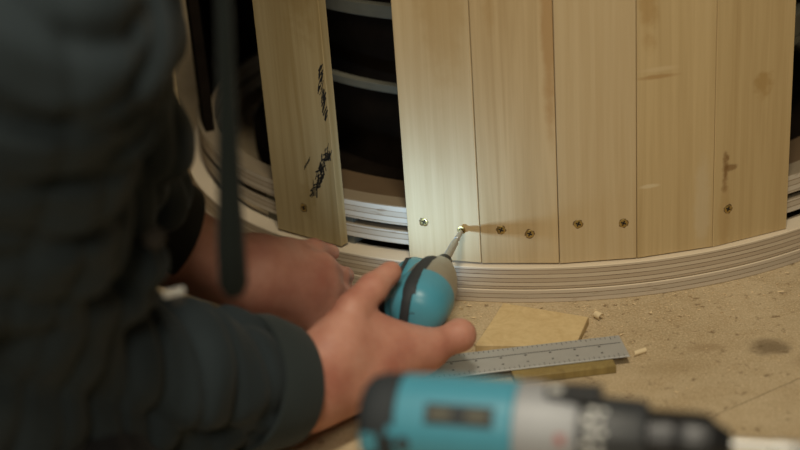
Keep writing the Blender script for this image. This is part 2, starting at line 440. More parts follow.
TH = 0.012; RO = 0.4925
def make_screw(parent, x, z, out=0.0, tilt=0.0):
    """countersunk head set into the board face (local -y)"""
    bm = bmesh.new(); y = -TH/2
    add_lathe(bm, [(-0.012, 0.0018), (-0.0045, 0.002), (-0.0006, 0.0044), (0.0002, 0.0046), (0.0005, 0.0040), (0.0004, 0.0026)], (0, 0, 0), (0, -1, 0), 24, 0)
    for r in (0.4, 0.4+PI/2):
        add_box(bm, (0, -0.00055, 0), (0.0058, 0.0006, 0.0014), Matrix.Rotation(r, 4, 'Y'), 0, mi=1)
    s = fin(bm, 'screw', [M['brass'], M['recess']], parent, (x, y-out, z), (tilt, 0, 0))
    if out == 0:                                     # ragged countersink around the sunk head
        bm = bmesh.new()
        N = 22; o = []; i_ = []
        for k in range(N):
            a = 2*PI*k/N; rr = 0.0050 + random.uniform(-0.0005, 0.0010)
            o.append(bm.verts.new((rr*math.cos(a), -0.00015, rr*math.sin(a)))); i_.append(bm.verts.new((0.0045*math.cos(a), -0.00015, 0.0045*math.sin(a))))
        for k in range(N): bm.faces.new((o[k], o[(k+1) % N], i_[(k+1) % N], i_[k]))
        g = bmesh.ops.extrude_face_region(bm, geom=list(bm.faces))
        bmesh.ops.translate(bm, vec=(0, 0.0012, 0), verts=[v for v in g['geom'] if isinstance(v, bmesh.types.BMVert)])
        fin(bm, 'countersink', M['burr'], parent, (x, y, z))
    return s
M['burr'] = plain('crushed_wood', (0.16, 0.10, 0.045), 0.8, var=0.4, vscale=500)

def stave(t0, t1, mat, z0=0.0425, h=0.54, ro=RO, screws=(), label=None, extra=None, gap=0.0007):
    tm = R((t0+t1)/2); w = 2*ro*math.sin(R(t1-t0)/2) - gap
    bm = bmesh.new(); add_box(bm, (0, 0, h/2), (w, TH, h), None, 0.0006, 1)
    if extra: extra(bm, w)
    rc = ro*math.cos(R(t1-t0)/2) - TH/2 + 0.0012
    o = fin(bm, 'stave', [mat, M['ink']], drum, (rc*math.sin(tm), -rc*math.cos(tm), z0), (0, 0, tm), 30)
    if label: o['label'] = label
    for th, z in screws:
        x = rc*math.tan(R(th)-tm)
        make_screw(o, x, z-z0)
    return o, rc, tm, w

def ink_marks(bm, w):
    """rubbed black ink strokes on the face near the right edge"""
    def quad(p, q, wd):
        p, q = Vector(p), Vector(q); d = (q-p).normalized(); n = Vector((-d.z, 0, d.x))*wd
        y = Vector((0, -TH/2-0.0001, 0))
        vs = [bm.verts.new(v+y) for v in (p-n, p+n, q+n*random.uniform(.3, 1), q-n*random.uniform(.3, 1))]
        f = bm.faces.new(vs); f.material_index = 1
        r = bmesh.ops.extrude_face_region(bm, geom=[f]); bmesh.ops.translate(bm, vec=(0, 0.0006, 0), verts=[v for v in r['geom'] if isinstance(v, bmesh.types.BMVert)])
        for g in r['geom']:
            if isinstance(g, bmesh.types.BMFace): g.material_index = 1
    e = w/2
    for k in range(17):                              # band of hatching slanting to the edge
        u = k/16; x = e-0.004-0.030*u; z = 0.116-0.056*u
        for _ in range(4):
            a = random.uniform(0.3, 1.9)
            dx, dz = 0.0042*math.cos(a), 0.0050*math.sin(a)
            ox, oz = random.uniform(-.006, .004), random.uniform(-.004, .004)
            quad((x+ox-dx, 0, z+oz-dz), (min(x+ox+dx, e-.001), 0, z+oz+dz), random.uniform(.0004, .0011))
    for k in range(60):                              # rubbed patch higher up the edge
        u = k/59; x = e-0.0025-random.uniform(0, .009)*(1-abs(u-.5)); z = 0.153+0.060*u
        quad((x-.002, 0, z-.003), (x+random.uniform(-.001, .002), 0, z+.003), random.uniform(.0003, .0012))
    for k in range(5):
        x = e-0.046+k*0.0022; z = 0.088+k*0.003
        quad((x, 0, z-.003), (x+.002, 0, z+.003), 0.0006)

BR = (0.20, 0.105, 0.035)
W_ = [wood('oak_board_stained', (0.47, 0.37, 0.20), (0.35, 0.255, 0.115), [(0.02, 0.33, 0.03, 0.12, (0.30, 0.2, 0.07), 0.5, 1.2), (0.005, 0.05, 0.02, 0.03, (0.33, 0.24, 0.10), 0.5, 1.5)], seed=1),
      wood('oak_board_plain', (0.57, 0.44, 0.255), (0.48, 0.35, 0.185), [(0.01, 0.3, 0.03, 0.13, (0.42, 0.28, 0.12), 0.45, 1.0)], seed=2),
      wood('oak_board_streaked', OAK_L, OAK_D, [(0.037, 0.27, 0.010, 0.16, (0.36, 0.19, 0.06), 0.6, 0.7), (-0.022, 0.33, 0.012, 0.09, (0.40, 0.26, 0.11), 0.45, 1.0)], seed=3),
      wood('oak_board_pale', (0.55, 0.425, 0.25), (0.47, 0.34, 0.18), [], seed=5.5),
      wood('oak_board_patched', (0.54, 0.405, 0.215), (0.43, 0.305, 0.145), [(-0.030, 0.30, 0.014, 0.08, (0.38, 0.23, 0.08), 0.6, 1.2), (-0.02, 0.210, 0.028, 0.004, (0.60, 0.47, 0.28), 0.6, 0.8), (-0.02, 0.202, 0.03, 0.0035, (0.38, 0.23, 0.09), 0.7, 0.9), (-0.03, 0.082, 0.014, 0.003, (0.66, 0.55, 0.36), 0.7, 0.8), (0.03, 0.05, 0.012, 0.08, (0.58, 0.49, 0.34), 0.4, 0.8)], seed=6.5),
      wood('oak_board_knotty', (0.53, 0.395, 0.205), (0.43, 0.30, 0.14), [(-0.034, 0.085, 0.006, 0.028, BR, 0.85, 2.2), (-0.026, 0.089, 0.011, 0.005, BR, 0.7, 2.0), (0.012, 0.178, 0.014, 0.02, (0.36, 0.22, 0.07), 0.6, 2.0), (-0.034, 0.03, 0.01, 0.05, (0.42, 0.28, 0.12), 0.5, 0.8)], seed=7.5)]
stave(-84, -74.5, W_[3], z0=0.046, ro=0.514)
stave(-46.4, -34.75, W_[0], z0=0.0445, screws=[(-41.0, 0.0815)], label='narrow dark oak board with black ink scribbles', extra=ink_marks)
S3 = stave(-24.66, -15.02, W_[1], z0=0.0445, screws=[(-22.4, 0.0888)], label='pale oak board beside the open gap')
stave(-15.02, -5.21, W_[2], z0=0.0440, screws=[(-12.4, 0.0838), (-8.8, 0.0790)], label='oak board with a brown streak down its right edge')
stave(-5.21, 4.54, W_[3], z0=0.0435, screws=[(-2.8, 0.0887), (2.9, 0.0858)], label='plain pale oak board with two screws')
stave(4.54, 14.6, W_[4], z0=0.0432, label='oak board with a brown patch and no screws')
for k in range(17):                                     # unseen far boards added to block light into the drum
    stave(92+10*k, 102+10*k, W_[3])
stave(14.6, 25.75, W_[5], z0=0.0426, screws=[(16.7, 0.0839)], label='oak board with a brown knot above its screw', gap=0.0002)

# ------------------------------------------------------------------ impact driver (held), local frame: r right, u up, l along the axis away from the board
s0 = Vector((0.0678, 1.386, 0.0848)); az = R(-17.2)
nn = Vector((math.sin(az), -math.cos(az), 0)); rr_ = Vector((math.cos(az), math.sin(az), 0)); uu = Vector((0, 0, 1))
# the screw being driven stands proud of the board
rc, tm = S3[1], S3[2]
make_screw(S3[0], rc*math.tan(R(-17.2)-tm), 0.0848-0.0445, out=0.006)
drv = thing('impact_driver', 'teal and grey cordless impact driver gripped in the hand, bit on a screw', 'power tool', s0 + nn*0.008)
def D(r, u, l): return rr_*r + uu*u + nn*l
hd = (rr_*-0.94 + uu*-0.342)                          # handle direction
bm = bmesh.new()
add_lathe(bm, [(-0.0012, 0.0008), (0.003, 0.0026), (0.014, 0.0030), (0.022, 0.0031), (0.0225, 0.0024), (0.030, 0.0024), (0.0305, 0.0040), (0.078, 0.0046)], (0, 0, 0), nn, 12)
fin(bm, 'driver_bit', M['steel'], drv)
bm = bmesh.new()
add_lathe(bm, [(0.074, 0.0060), (0.075, 0.0078), (0.083, 0.0082), (0.0835, 0.0095), (0.090, 0.0098), (0.0905, 0.0115), (0.096, 0.012)], (0, 0, 0), nn, 32)
fin(bm, 'chuck_sleeve', M['darksteel'], drv)
bm = bmesh.new()
add_lathe(bm, [(0.094, 0.012), (0.096, 0.0155), (0.104, 0.0188), (0.115, 0.0228), (0.130, 0.0265), (0.155, 0.0290), (0.158, 0.0286)], (0, 0, 0), nn, 48)
fin(bm, 'nose_cone', M['nose'], drv)
bm = bmesh.new()
add_lathe(bm, [(0.1565, 0.0280), (0.1575, 0.0300), (0.165, 0.0302), (0.178, 0.0295), (0.190, 0.0275), (0.198, 0.0225), (0.2025, 0.015), (0.204, 0.005)], (0, 0, 0), nn, 48)
# shoulder of the housing that runs forward over the lamp on the handle side
add_tube(bm, [D(-0.018, 0.004, 0.103), D(-0.020, 0.004, 0.108), D(-0.021, 0.003, 0.122), D(-0.020, 0.002, 0.155), D(-0.016, 0.0, 0.188)], [0.010, 0.0150, 0.0195, 0.0200, 0.0160], 24)
fin(bm, 'housing', M['teal'], drv)
def strip(ang, w, l0, l1, r=0.0306):
    bm = bmesh.new(); N = 14; top = []; bot = []
    prof = [(0.100, 0.0175), (0.115, 0.0232), (0.130, 0.0269), (0.155, 0.0296), (0.165, 0.0303), (0.178, 0.0298), (0.190, 0.0278), (0.198, 0.0228), (0.2025, 0.0153), (0.2042, 0.005)]
    def rad(l):
        for (a, b), (c, d) in zip(prof, prof[1:]):
            if l <= c: return b+(d-b)*(l-a)/(c-a)
        return prof[-1][1]
    for i in range(N+1):
        l = l0+(l1-l0)*i/N; row = []
        for j in range(5):
            th = ang+w*(j/4-.5)*min(2.2, 0.030/max(rad(l), 0.012))
            for q, add in ((top, 0.0012),):
                rad_ = rad(l)+add*(1 if 0 < j < 4 and 0 < i < N else -0.5)
                row.append(bm.verts.new(D(math.sin(th)*rad_, math.cos(th)*rad_, l)))
        top.append(row)
    for a, b in zip(top, top[1:]):
        for j in range(4): bm.faces.new((a[j], a[j+1], b[j+1], b[j]))
    g = bmesh.ops.extrude_face_region(bm, geom=list(bm.faces))
    ax = s0*0
    for v in [v for v in g['geom'] if isinstance(v, bmesh.types.BMVert)]:
        l = v.co.dot(nn); c = nn*l; v.co = c+(v.co-c)*0.9
    return fin(bm, 'rubber_strip', M['rubber'], drv, smooth=60)
strip(R(-10), R(30), 0.108, 0.2040)
bm = bmesh.new(); add_tube(bm, [D(-0.024, 0.0165, 0.108), D(-0.0262, 0.0217, 0.122), D(-0.0252, 0.0212, 0.155), D(-0.0205, 0.0152, 0.188)], [0.0012, 0.0022, 0.0022, 0.0016], 12)
add_tube(bm, [D(-0.0045, 0.0235, 0.1965), D(-0.0055, 0.0195, 0.2005), D(-0.0065, 0.0135, 0.2030), D(-0.008, 0.004, 0.2043), D(-0.010, -0.006, 0.2040), D(-0.012, -0.015, 0.2020), D(-0.014, -0.021, 0.1985)], [0.0050]*7, 16, flat=0.36)
fin(bm, 'rubber_strip', M['rubber'], drv)
bm = bmesh.new()                                      # grip
g0 = D(0, 0, 0.160)+hd*0.022; g1 = D(0, 0, 0.168)+hd*0.100
add_tube(bm, [g0, g0.lerp(g1, .3), g0.lerp(g1, .7), g1], [0.020, 0.0165, 0.016, 0.018], 24, flat=0.85)
fin(bm, 'grip', M['rubber'], drv)
bm = bmesh.new()                                      # battery foot
rot = Matrix((rr_, uu, nn)).transposed().to_4x4() @ Matrix.Rotation(R(-20), 4, 'Z')
add_box(bm, D(0, 0, 0.162)+hd*0.118, (0.034, 0.040, 0.058), rot, 0.007, 3)
fin(bm, 'battery', M['black'], drv)
bm = bmesh.new(); add_box(bm, D(0, 0, 0.140)+hd*0.040, (0.022, 0.012, 0.014), rot, 0.004, 2)
fin(bm, 'trigger', M['black'], drv)
LED = D(-0.054, 0.000, 0.124)
bm = bmesh.new(); add_tube(bm, [D(-0.030, -0.002, 0.152), D(-0.045, -0.001, 0.146), D(-0.054, 0, 0.136), LED], [0.012, 0.0095, 0.0075, 0.0062], 20)
fin(bm, 'lamp_boss', M['teal'], drv)
bm = bmesh.new(); add_lathe(bm, [(-0.010, 0.0035), (0.003, 0.0045), (0.005, 0.003)], LED, -nn, 20)
fin(bm, 'lamp_lens', M['lens'], drv)

# ------------------------------------------------------------------ large drill in the foreground (stands on its battery)
d0 = Vector((-0.0330, 0.8038, 0.210)); d1 = Vector((0.2003, 0.7367, 0.210))
yaw = math.atan2(d1.y-d0.y, d1.x-d0.x)
drill = thing('cordless_drill', 'large teal cordless drill with silver gear case standing in the foreground', 'power tool', (d0.x, d0.y, 0), (0, 0, yaw))
DZ = 0.210
X = (1, 0, 0)
def dpart(name, prof, mat, n=48, **k):
    bm = bmesh.new(); add_lathe(bm, prof, (0, 0, DZ), X, n, **k); return fin(bm, name, mat, drill)
dpart('rear_cap', [(0.0, 0.018), (0.002, 0.024), (0.006, 0.0285), (0.014, 0.031), (0.026, 0.0318), (0.0275, 0.0305)], M['rubber'])
dpart('housing', [(0.0265, 0.0300), (0.028, 0.0316), (0.06, 0.0325), (0.102, 0.0322), (0.104, 0.0305)], M['teal'])
dpart('gear_case', [(0.1035, 0.0300), (0.1045, 0.0318), (0.116, 0.0318), (0.130, 0.0300), (0.143, 0.0270), (0.144, 0.025)], M['silver'])
dpart('torque_collar', [(0.1435, 0.0235), (0.1445, 0.0256), (0.182, 0.0240), (0.186, 0.0220), (0.187, 0.018)], M['black'], 60, ribs=(6, 0.03))
dpart('chuck', [(0.1865, 0.016), (0.1875, 0.0190), (0.202, 0.0193), (0.203, 0.0185), (0.205, 0.0193), (0.219, 0.0190), (0.226, 0.0172), (0.226, 0.0150), (0.236, 0.0090), (0.238, 0.0080)], M['darksteel'])
dpart('drill_bit', [(0.232, 0.0042), (0.262, 0.0042), (0.263, 0.0052), (0.285, 0.0052), (0.289, 0.003), (0.330, 0.003), (0.334, 0.0008)], M['steel'], 20)
bm = bmesh.new(); add_box(bm, (0.140, 0, DZ+0.030), (0.036, 0.018, 0.007), None, 0.0025, 2)
sel = fin(bm, 'selector_switch', M['black'], drill)
bm = bmesh.new(); add_box(bm, (0.129, -0.003, DZ+0.0336), (0.008, 0.006, 0.0006)); fin(bm, 'mark', M['white'], sel)
def on_side(bm, x, ang, r, sx, sw, th=0.0008):
    """thin plate on the barrel; ang is measured from straight up towards the near side"""
    c = (x, -math.sin(ang)*r, DZ+math.cos(ang)*r)
    add_box(bm, c, (sx, sw, th), Matrix.Rotation(ang, 4, 'X'))
bm = bmesh.new(); on_side(bm, 0.133, R(66), 0.0292, 0.008, 0.006); tag(fin(bm, 'mark', M['red'], drill), 'red mark on silver gear case')
bm = bmesh.new()
for k in range(8):
    a = R(22+k*16)
    on_side(bm, 0.150 if k % 2 else 0.153, a, 0.02625, 0.0055, 0.0032); on_side(bm, 0.158 if k % 2 else 0.160, a, 0.0258, 0.004, 0.0024)
tag(fin(bm, 'scale_marks', M['white'], drill), 'white setting marks on black collar')
bm = bmesh.new(); 
for j in range(5): on_side(bm, 0.070, R(38+4.4*j), 0.0325, 0.044, 0.0029, 0.0022)
vent = fin(bm, 'vent_panel', M['rubber'], drill)
bm = bmesh.new()
for x in (0.058, 0.082): on_side(bm, x, R(47), 0.0338, 0.014, 0.006, 0.0008)
fin(bm, 'vent_slat', M['hoop_grey'], vent)
bm = bmesh.new(); add_lathe(bm, [(-0.002, 0.0045), (0.001, 0.0045), (0.0014, 0.002)], (0.034, -0.0317*math.sin(R(84)), DZ+0.0317*math.cos(R(84))), (0, -math.sin(R(84)), math.cos(R(84))), 20)
fin(bm, 'case_screw', M['black'], drill)
bm = bmesh.new(); on_side(bm, 0.011, R(88), 0.0303, 0.011, 0.013, 0.0015); on_side(bm, 0.026, R(70), 0.0318, 0.006, 0.006, 0.001); tag(fin(bm, 'side_plate', M['teal'], drill), 'teal plate set in the dark rear cap')
bm = bmesh.new()
add_tube(bm, [(0.070, 0, DZ-0.015), (0.066, 0, DZ-0.05), (0.056, 0, DZ-0.10), (0.050, 0, 0.068)], [0.026, 0.020, 0.0185, 0.024], 28, flat=0.85)
fin(bm, 'grip', M['rubber'], drill)
bm = bmesh.new(); add_box(bm, (0.098, 0, DZ-0.052), (0.016, 0.016, 0.026), None, 0.005, 2); fin(bm, 'trigger', M['black'], drill)
bm = bmesh.new(); add_box(bm, (0.062, 0, 0.0635), (0.112, 0.070, 0.022), None, 0.006, 3); fin(bm, 'battery_mount', M['teal'], drill)
bm = bmesh.new(); add_box(bm, (0.062, 0, 0.0265), (0.116, 0.074, 0.053), None, 0.008, 3); fin(bm, 'battery', M['black'], drill)

# ------------------------------------------------------------------ loose things on the floor by the ring
def poly_slab(name, pts, z0, z1, mat, bev=0.0008):
    bm = bmesh.new(); c = Vector((sum(p[0] for p in pts)/len(pts), sum(p[1] for p in pts)/len(pts), z0))
    lo = [bm.verts.new((p[0]-c.x, p[1]-c.y, 0)) for p in pts]; hi = [bm.verts.new((p[0]-c.x, p[1]-c.y, z1-z0)) for p in pts]
    bm.faces.new(hi); bm.faces.new(lo[::-1]); n = len(pts)
    for i in range(n): bm.faces.new((lo[i], lo[(i+1) % n], hi[(i+1) % n], hi[i]))
    bmesh.ops.bevel(bm, geom=list(bm.edges), offset=bev, segments=1, affect='EDGES')
    return fin(bm, name, mat, None, c)
oc = poly_slab('plywood_offcut', [(0.1048, 1.3510), (0.1905, 1.3035), (0.1670, 1.2432), (0.0671, 1.2613)], 0.0, 0.0085, M['offcut'])
tag(oc, 'pale square offcut of plywood lying on the floor by the ring', 'offcut')
bt = poly_slab('wood_batten', [(0.098, 1.208), (0.200, 1.216), (0.201, 1.197), (0.100, 1.189)], 0.0, 0.0085, M['batten'])
tag(bt, 'small dark wood batten under the steel rule near the drill', 'offcut')
ra, rb = Vector((-0.05, 1.213)), Vector((0.2155, 1.2335))
rl = (rb-ra).length; ryaw = math.atan2(rb.y-ra.y, rb.x-ra.x)
rule = thing('steel_rule', 'grey steel rule lying across the offcuts of wood on the floor', 'ruler', ((ra.x+rb.x)/2, (ra.y+rb.y)/2, 0.0089), (0, 0, ryaw))
bm = bmesh.new(); add_box(bm, (0, 0, 0.0008), (rl, 0.044, 0.0014), None, 0.0003, 1); fin(bm, 'blade', M['alu'], rule)
bm = bmesh.new()
add_box(bm, (0, 0.0065, 0.00155), (rl*0.98, 0.0010, 0.0002))
for k in range(52):
    x = -rl/2+0.006+k*0.005
    ln = 0.006 if k % 10 == 0 else (0.0045 if k % 5 == 0 else 0.003)
    add_box(bm, (x, 0.0205-ln/2, 0.00155), (0.0006, ln, 0.0002)); add_box(bm, (x, -0.0205+ln/2, 0.00155), (0.0006, ln, 0.0002))
    if k % 5 == 2: add_box(bm, (x, 0.003, 0.00155), (0.0025, 0.002, 0.0002)); add_box(bm, (x, -0.010, 0.00155), (0.0022, 0.002, 0.0002))
fin(bm, 'graduations', M['tick'], rule)
bm = bmesh.new()                                      # sawdust and crumbs
def free(x, y):
    if (x-AX)**2+(y-AY)**2 < 0.503**2: return False
    return True
for k in range(2600):
    x = random.uniform(-0.25, 0.75); q = random.random()
    if q < 0.55:
        a = math.atan2(x-AX, 0.55); rad = 0.504+abs(random.gauss(0, 0.035)); t = random.uniform(-0.9, 0.9)
        x = AX+rad*math.sin(t); y = AY-rad*math.cos(t)
    else: y = random.uniform(0.95, 1.40)
    if not free(x, y): continue
    s = random.uniform(0.0005, 0.0022) if k % 12 else random.uniform(0.002, 0.004)
    add = [Vector((random.uniform(-1, 1)*s, random.uniform(-1, 1)*s*0.6, random.uniform(0, 1)*s*0.7)) for _ in range(4)]
    vs = [bm.verts.new(Vector((x, y, 0.0002))+p) for p in add]
    for f in ((0, 1, 2), (0, 3, 1), (1, 3, 2), (2, 3, 0)): bm.faces.new([vs[i] for i in f])
tag(fin(bm, 'sawdust', M['dust'], smooth=10), 'fine pale sawdust and crumbs scattered over the floor', 'sawdust', kind='stuff')
def curl(name, p, ang, n, r, w, label):
    bm = bmesh.new(); rows = []
    for i in range(n):
        a = i/(n-1)*4.6; rad = r*(0.6+0.4*i/(n-1))
        c = Vector((rad*math.cos(a), w*0.25*i/(n-1), rad*math.sin(a)+r))
        rows.append((bm.verts.new(c+Vector((0, -w/2, 0))), bm.verts.new(c+Vector((0, w/2, 0)))))
    for a, b in zip(rows, rows[1:]): bm.faces.new((a[0], a[1], b[1], b[0]))
    g = bmesh.ops.extrude_face_region(bm, geom=list(bm.faces))
    bmesh.ops.translate(bm, vec=(0.0003, 0, 0.0004), verts=[v for v in g['geom'] if isinstance(v, bmesh.types.BMVert)])
    mz = min(v.co.z for v in bm.verts)
    bmesh.ops.translate(bm, vec=(0, 0, -mz), verts=bm.verts)
    return tag(fin(bm, name, M['shaving'], None, p, (0, 0, ang)), label, 'shaving', 'wood shavings by the offcuts')
curl('wood_shaving', (0.203, 1.312, 0.0), 0.6, 14, 0.0045, 0.009, 'curled pale wood shaving beside the corner of the plywood offcut')
curl('wood_shaving', (0.232, 1.232, 0.0), 2.0, 12, 0.0030, 0.014, 'pale wood splinter just off the end of the steel rule')

# ------------------------------------------------------------------ the worker
def V3(*a): return np.array(a, float)
chest = V3(-0.338, 0.985, 0.455); pelvis = V3(-0.58, 0.68, 0.21)
shR = V3(-0.232, 0.85, 0.475); elR = V3(-0.315, 0.945, 0.195); wrR = V3(-0.0983, 1.1097, 0.0606)
shL = V3(-0.41, 1.10, 0.49); elL = V3(-0.335, 1.141, 0.296); wrL = V3(-0.1398, 1.2176, 0.1255)
neck = V3(-0.245, 1.02, 0.575); head = V3(-0.130, 1.010, 0.69)
b = Blob()
b.cap(pelvis, chest, 0.10, 0.11, 0.03).cap(chest, neck, 0.07, 0.052, 0.04).cap(shR, shL, 0.055, 0.055, 0.03)
b.cap(neck, head, 0.052, 0.055, 0.02)
fw = V3(0.25, 0.37, -0.50); fw /= np.linalg.norm(fw); sd = V3(0.37, -0.25, 0.0); sd /= np.linalg.norm(sd); hu = np.cross(sd, fw)
hp = lambda f, s, u: head + fw*f + sd*s + hu*u
b.cap(hp(-0.02, 0, 0.025), hp(0.015, 0, 0.03), 0.083, 0.080, 0.03).cap(hp(0.04, 0, -0.04), hp(0.055, 0, -0.075), 0.052, 0.030, 0.03)
b.cap(hp(0.092, 0, 0.02), hp(0.112, 0, -0.018), 0.007, 0.013, 0.012)                  # nose
b.cap(hp(0.085, -0.02, -0.055), hp(0.085, 0.02, -0.055), 0.007, 0.007, 0.006)         # lips
for q in (-1, 1):
    b.cap(hp(0.083, q*0.045, 0.035), hp(0.09, q*0.016, 0.035), 0.007, 0.008, 0.012)   # brow
    b.cap(hp(-0.01, q*0.086, 0.012), hp(-0.005, q*0.082, -0.02), 0.012, 0.008, 0.006) # ear
# right arm and hand
b.chain([shR, elR], [0.05, 0.042], 0.02); b.cap(elR, elR*0.55+wrR*0.45, 0.041, 0.041, 0.02); b.cap(elR*0.55+wrR*0.45, wrR, 0.041, 0.031, 0.02)
cmc = V3(-0.0699, 1.129, 0.0849); tm_ = V3(-0.0503, 1.1572, 0.1119); tip_ip = V3(-0.0300, 1.1820, 0.1205); tt = V3(-0.0125, 1.2060, 0.1240)
im = V3(0.0170, 1.1775, 0.0545); mm = V3(0.0025, 1.176, 0.043); rm = V3(-0.0145, 1.184, 0.034); pm = V3(-0.034, 1.187, 0.030)
K = 0.018
b.cap(wrR, im, 0.031, 0.0150, K).cap(wrR, mm, 0.032, 0.0160, K).cap(wrR, rm, 0.030, 0.0150, K).cap(wrR, pm, 0.029, 0.0145, K)
b.cap(wrR, wrR*0.35+mm*0.65+V3(0, -0.008, -0.002), 0.033, 0.022, K)
b.cap(wrR+V3(0.008, 0.0, 0.012), cmc, 0.027, 0.0235, K).cap(cmc, tm_, 0.0225, 0.0150, K).cap(cmc, im, 0.021, 0.0135, K).cap(cmc*0.45+tm_*0.55, im, 0.0125, 0.0125, K)
b.cap(tm_*0.75+im*0.25, im*0.8+tm_*0.2, 0.0095, 0.0105, 0.012)                        # web between thumb and forefinger
b.cap(tm_, tip_ip, 0.0160, 0.0142, 0.006).cap(tip_ip, tt, 0.0140, 0.0112, 0.005)
k2 = 0.0035
def finger(m0, pts, rads):
    b.cap(m0, pts[0], rads[0], rads[1], 0.008)
    for i in range(len(pts)-1): b.cap(pts[i], pts[i+1], rads[i+1], rads[i+2], k2)
finger(im, [V3(0.0490, 1.1945, 0.0570), V3(0.0444, 1.2226, 0.0400), V3(0.0286, 1.239, 0.0415)], [0.0150, 0.0160, 0.0100, 0.0082])
finger(mm, [V3(0.0061, 1.2272, 0.0270), V3(0.0005, 1.2498, 0.0360), V3(-0.0096, 1.2645, 0.0545)], [0.0128, 0.0105, 0.0095, 0.0082])
finger(rm, [V3(-0.0155, 1.2317, 0.0220), V3(-0.0186, 1.2557, 0.0310), V3(-0.0268, 1.2698, 0.0505)], [0.0122, 0.0100, 0.0090, 0.0078])
finger(pm, [V3(-0.0400, 1.2285, 0.0190), V3(-0.0415, 1.2520, 0.0265), V3(-0.0462, 1.2700, 0.0420)], [0.0112, 0.0090, 0.0080, 0.0070])
# left arm and hand, closed around the foot of the driver
b.chain([shL, elL], [0.05, 0.044], 0.02); mL = elL*0.5+wrL*0.5+V3(0.0, -0.004, -0.010)
b.cap(elL, mL, 0.043, 0.043, 0.02).cap(mL, wrL+V3(0, -.002, -.004), 0.043, 0.033, 0.02)
li = V3(-0.0815, 1.2485, 0.1150); lm = V3(-0.0790, 1.2385, 0.0985); lr = V3(-0.082, 1.2300, 0.0835); lp = V3(-0.0905, 1.2220, 0.0705)
for q, r in ((li, 0.0150), (lm, 0.0155), (lr, 0.0145), (lp, 0.0135)): b.cap(wrL, q, 0.030, r, K)
b.cap(wrL, V3(-0.100, 1.232, 0.105), 0.032, 0.022, K)
finger(li, [V3(-0.0640, 1.2620, 0.0970), V3(-0.0600, 1.2840, 0.0870), V3(-0.0700, 1.2980, 0.0780)], [0.0135, 0.0105, 0.0092, 0.0080])
finger(lm, [V3(-0.0630, 1.2480, 0.0830), V3(-0.0610, 1.2700, 0.0770), V3(-0.066, 1.2880, 0.0740)], [0.0135, 0.0105, 0.0092, 0.0080])
finger(lr, [V3(-0.0640, 1.2330, 0.0600), V3(-0.0580, 1.2540, 0.0310), V3(-0.0720, 1.2740, 0.0260)], [0.0130, 0.0100, 0.0088, 0.0076])
finger(lp, [V3(-0.0790, 1.2180, 0.0420), V3(-0.0820, 1.2330, 0.0220), V3(-0.0960, 1.2500, 0.0180)], [0.0115, 0.0092, 0.0080, 0.0070])
b.cap(wrL, V3(-0.112, 1.250, 0.131), 0.024, 0.0155, K).cap(V3(-0.112, 1.250, 0.131), V3(-0.088, 1.275, 0.122), 0.0145, 0.0115, 0.006).cap(V3(-0.088, 1.275, 0.122), V3(-0.072, 1.297, 0.108), 0.0112, 0.009, 0.005)
# legs, kneeling
hipR, hipL = V3(-0.53, 0.60, 0.20), V3(-0.64, 0.75, 0.20); knR, knL = V3(-0.27, 0.92, 0.085), V3(-0.42, 1.12, 0.085); anR, anL = V3(-0.52, 0.565, 0.055), V3(-0.665, 0.79, 0.055)
for h_, kn, an in ((hipR, knR, anR), (hipL, knL, anL)): b.cap(h_, kn, 0.06, 0.045, 0.02).cap(kn, an, 0.042, 0.032, 0.01)
person = link('person', b.mesh('person', 0.0028, 1), M['skin'])
tag(person, 'person in a dark work jacket kneeling and driving a screw with both hands', 'person')

cuR = wrR + (elR-wrR)*0.085
cuL = wrL + (elL-wrL)*0.36
uR = (cuR-elR)/np.linalg.norm(cuR-elR); uL = (cuL-elL)/np.linalg.norm(cuL-elL)
def folds(P):
    x, y, z = P[:, 0], P[:, 1], P[:, 2]
    w = np.sin(9*x+5*z) + np.sin(7*y-8*z+1.3)
    f = np.sin(46*(0.72*x-0.35*y+0.60*z)+1.6*w)
    h = np.sin(33*(0.25*x-0.80*y+0.55*z)+1.9*w+0.7)
    g = np.sin(92*(0.3*x+0.55*y-0.78*z)+1.2*w+1.0)
    q = np.stack([x, y, z], 1)
    fade = np.minimum(np.linalg.norm(q-cuR, axis=1), np.linalg.norm(q-cuL, axis=1))
    fade = np.clip((fade-0.035)/0.07, 0.0, 1.0)
    mid = elR*0.45+cuR*0.55
    fade = fade*(1+0.9*np.exp(-((q-mid)**2).sum(1)/0.11**2))
    k = np.sin(74*(0.55*x+0.75*y-0.35*z)+1.5*w+0.4)
    return fade*(0.0045*np.exp(-(k/0.4)**2) + 0.0100*np.exp(-(f/0.42)**2) + 0.0095*np.exp(-(h/0.40)**2) - 0.007 + 0.004*h*f + 0.0018*g)

j = Blob()
j.cap(V3(-0.2613, 1.1269, 0.2804), V3(-0.214, 1.134, 0.256), 0.045, 0.034, 0.02).cap(V3(-0.2425, 1.0535, 0.4622), V3(-0.2005, 1.0615, 0.4055), 0.06, 0.040, 0.02)
j.cap(pelvis+V3(0.02, 0.02, 0.02), chest, 0.17, 0.172, 0.05).cap(shR, shL, 0.085, 0.085, 0.05).cap(chest, neck+V3(-0.01, -0.01, 0), 0.10, 0.072, 0.05)
cuR = wrR + (elR-wrR)*0.085
j.cap(shR, elR, 0.086, 0.080, 0.03).cap(elR, elR*0.45+cuR*0.55, 0.082, 0.062, 0.03).cap(elR*0.45+cuR*0.55, cuR, 0.064, 0.0500, 0.02)
cuL = wrL + (elL-wrL)*0.36
j.cap(shL, elL, 0.080, 0.068, 0.03).cap(elL, cuL-uL*0.042, 0.066, 0.0475, 0.03)
j.cap(V3(-0.36, 0.86, 0.32), V3(-0.212, 0.955, 0.258), 0.085, 0.034, 0.015)         # open front hanging forward
